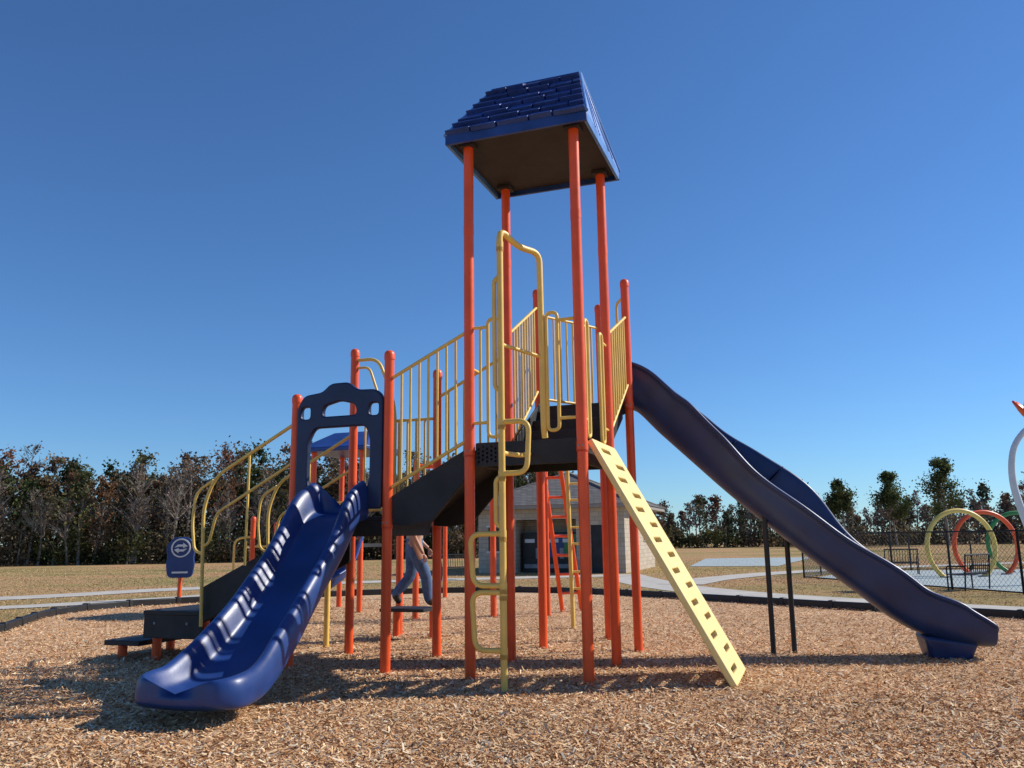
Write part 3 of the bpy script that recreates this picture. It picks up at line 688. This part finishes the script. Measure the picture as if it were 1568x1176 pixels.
def finish(T,name):
    P=empty(name); 
    V=np.concatenate(T.leaf); V[...,2]=np.maximum(V[...,2],.02)
    quads('foliage',V,np.concatenate(T.col),M_leaf,P); T.wood.obj('trunks_and_limbs',P); return P
T=TreeAcc()
prof=lambda x:1+.08*math.sin(x*.23+1.0)+.06*math.sin(x*.61)+.05*math.sin(x*1.3+2)
for row,(dy,hm,st) in enumerate(((0,1.0,1.25),(6,1.1,1.0),(13,1.1,1.1))):
    x=-85
    while x<6:
        yy=70+dy+random.uniform(-2,3)+max(0,(x+35))*.25
        r=random.random(); hh=random.choice([6.6,7.6,8.4,9.0])*random.uniform(.9,1.08)*hm*prof(x)
        kind='bare' if r<.27 else ('leafy' if r<.88 else 'pine')
        tree(T,x,yy,hh,kind,1400 if row==0 else 1000,.14 if row==0 else .17,low=.12); x+=random.uniform(.5,1.3)*st
for yb in(68,78):
    x=-85
    while x<6:
        yy=yb+random.uniform(-1.5,2)+max(0,(x+35))*.25
        tree(T,x,yy,random.uniform(1.2,3.8),'bush',650,.14); x+=random.uniform(.7,1.6)
for _ in range(34):
    x=random.uniform(-70,0); yy=67.5+max(0,(x+35))*.25; hh=random.uniform(4.5,8.5)
    tree(T,x,yy,hh,'bare',300,.1)
finish(T,'distant_tree_line')
hz=lambda c:tuple(.8*v+.035 for v in c)  # distance haze painted into leaf colours of the far tree line
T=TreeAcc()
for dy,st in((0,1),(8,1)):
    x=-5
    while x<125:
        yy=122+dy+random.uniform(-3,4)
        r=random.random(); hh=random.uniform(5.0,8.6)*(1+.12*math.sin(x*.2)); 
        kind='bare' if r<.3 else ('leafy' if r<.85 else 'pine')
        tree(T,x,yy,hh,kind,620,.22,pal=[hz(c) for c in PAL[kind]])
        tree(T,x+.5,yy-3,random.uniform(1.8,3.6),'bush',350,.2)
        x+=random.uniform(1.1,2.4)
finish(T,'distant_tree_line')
gp=[(.10,.125,.045)]
for (x,y,hh) in((57.5,112,11.4),(44,112,8.8),(52,115,9.6)):
    T=TreeAcc(); tree(T,x,y,hh,'leafy',5200,.17,pal=gp,low=.3)
    finish(T,'oak_tree')
T=TreeAcc(); tree(T,52.5,84,8.6,'bare',1000,.12); finish(T,'bare_tree')
# ================================================================ LIGHT / SKY / CAMERA
sd=Vector((1.25,.34,1.0)).normalized(); el=math.asin(sd.z); az=math.atan2(sd.x,sd.y)
W=bpy.data.worlds.new('World'); S.world=W; W.use_nodes=True; nt=W.node_tree; bg=nt.nodes['Background']
sk=nt.nodes.new('ShaderNodeTexSky'); sk.sky_type='NISHITA'; sk.sun_disc=False; sk.sun_elevation=el; sk.sun_rotation=az
sk.air_density=1.0; sk.dust_density=0; sk.ozone_density=4.5; sk.altitude=0
mxs=nt.nodes.new('ShaderNodeMix'); mxs.data_type='RGBA'; mxs.blend_type='MULTIPLY'; mxs.inputs[0].default_value=1; mxs.inputs[7].default_value=(.66,.95,1.25,1)
nt.links.new(sk.outputs[0],mxs.inputs[6]); nt.links.new(mxs.outputs[2],bg.inputs[0]); bg.inputs[1].default_value=.1
ld=bpy.data.lights.new('sun','SUN'); ld.energy=5.0; ld.angle=math.radians(.53); ld.color=(1,.95,.86)
lo=bpy.data.objects.new('sun',ld); S.collection.objects.link(lo); lo.rotation_euler=(-sd).to_track_quat('-Z','Y').to_euler()
cam=bpy.data.cameras.new('camera'); co=bpy.data.objects.new('camera',cam); S.collection.objects.link(co)
cam.sensor_width=36; cam.lens=29.13; cam.clip_end=5000; cam.clip_start=.05
co.matrix_world=Matrix.Translation((0,0,1.6))@Matrix.Rotation(math.radians(100.6),4,'X')@Matrix.Rotation(math.radians(-.75),4,'Z')
S.camera=co
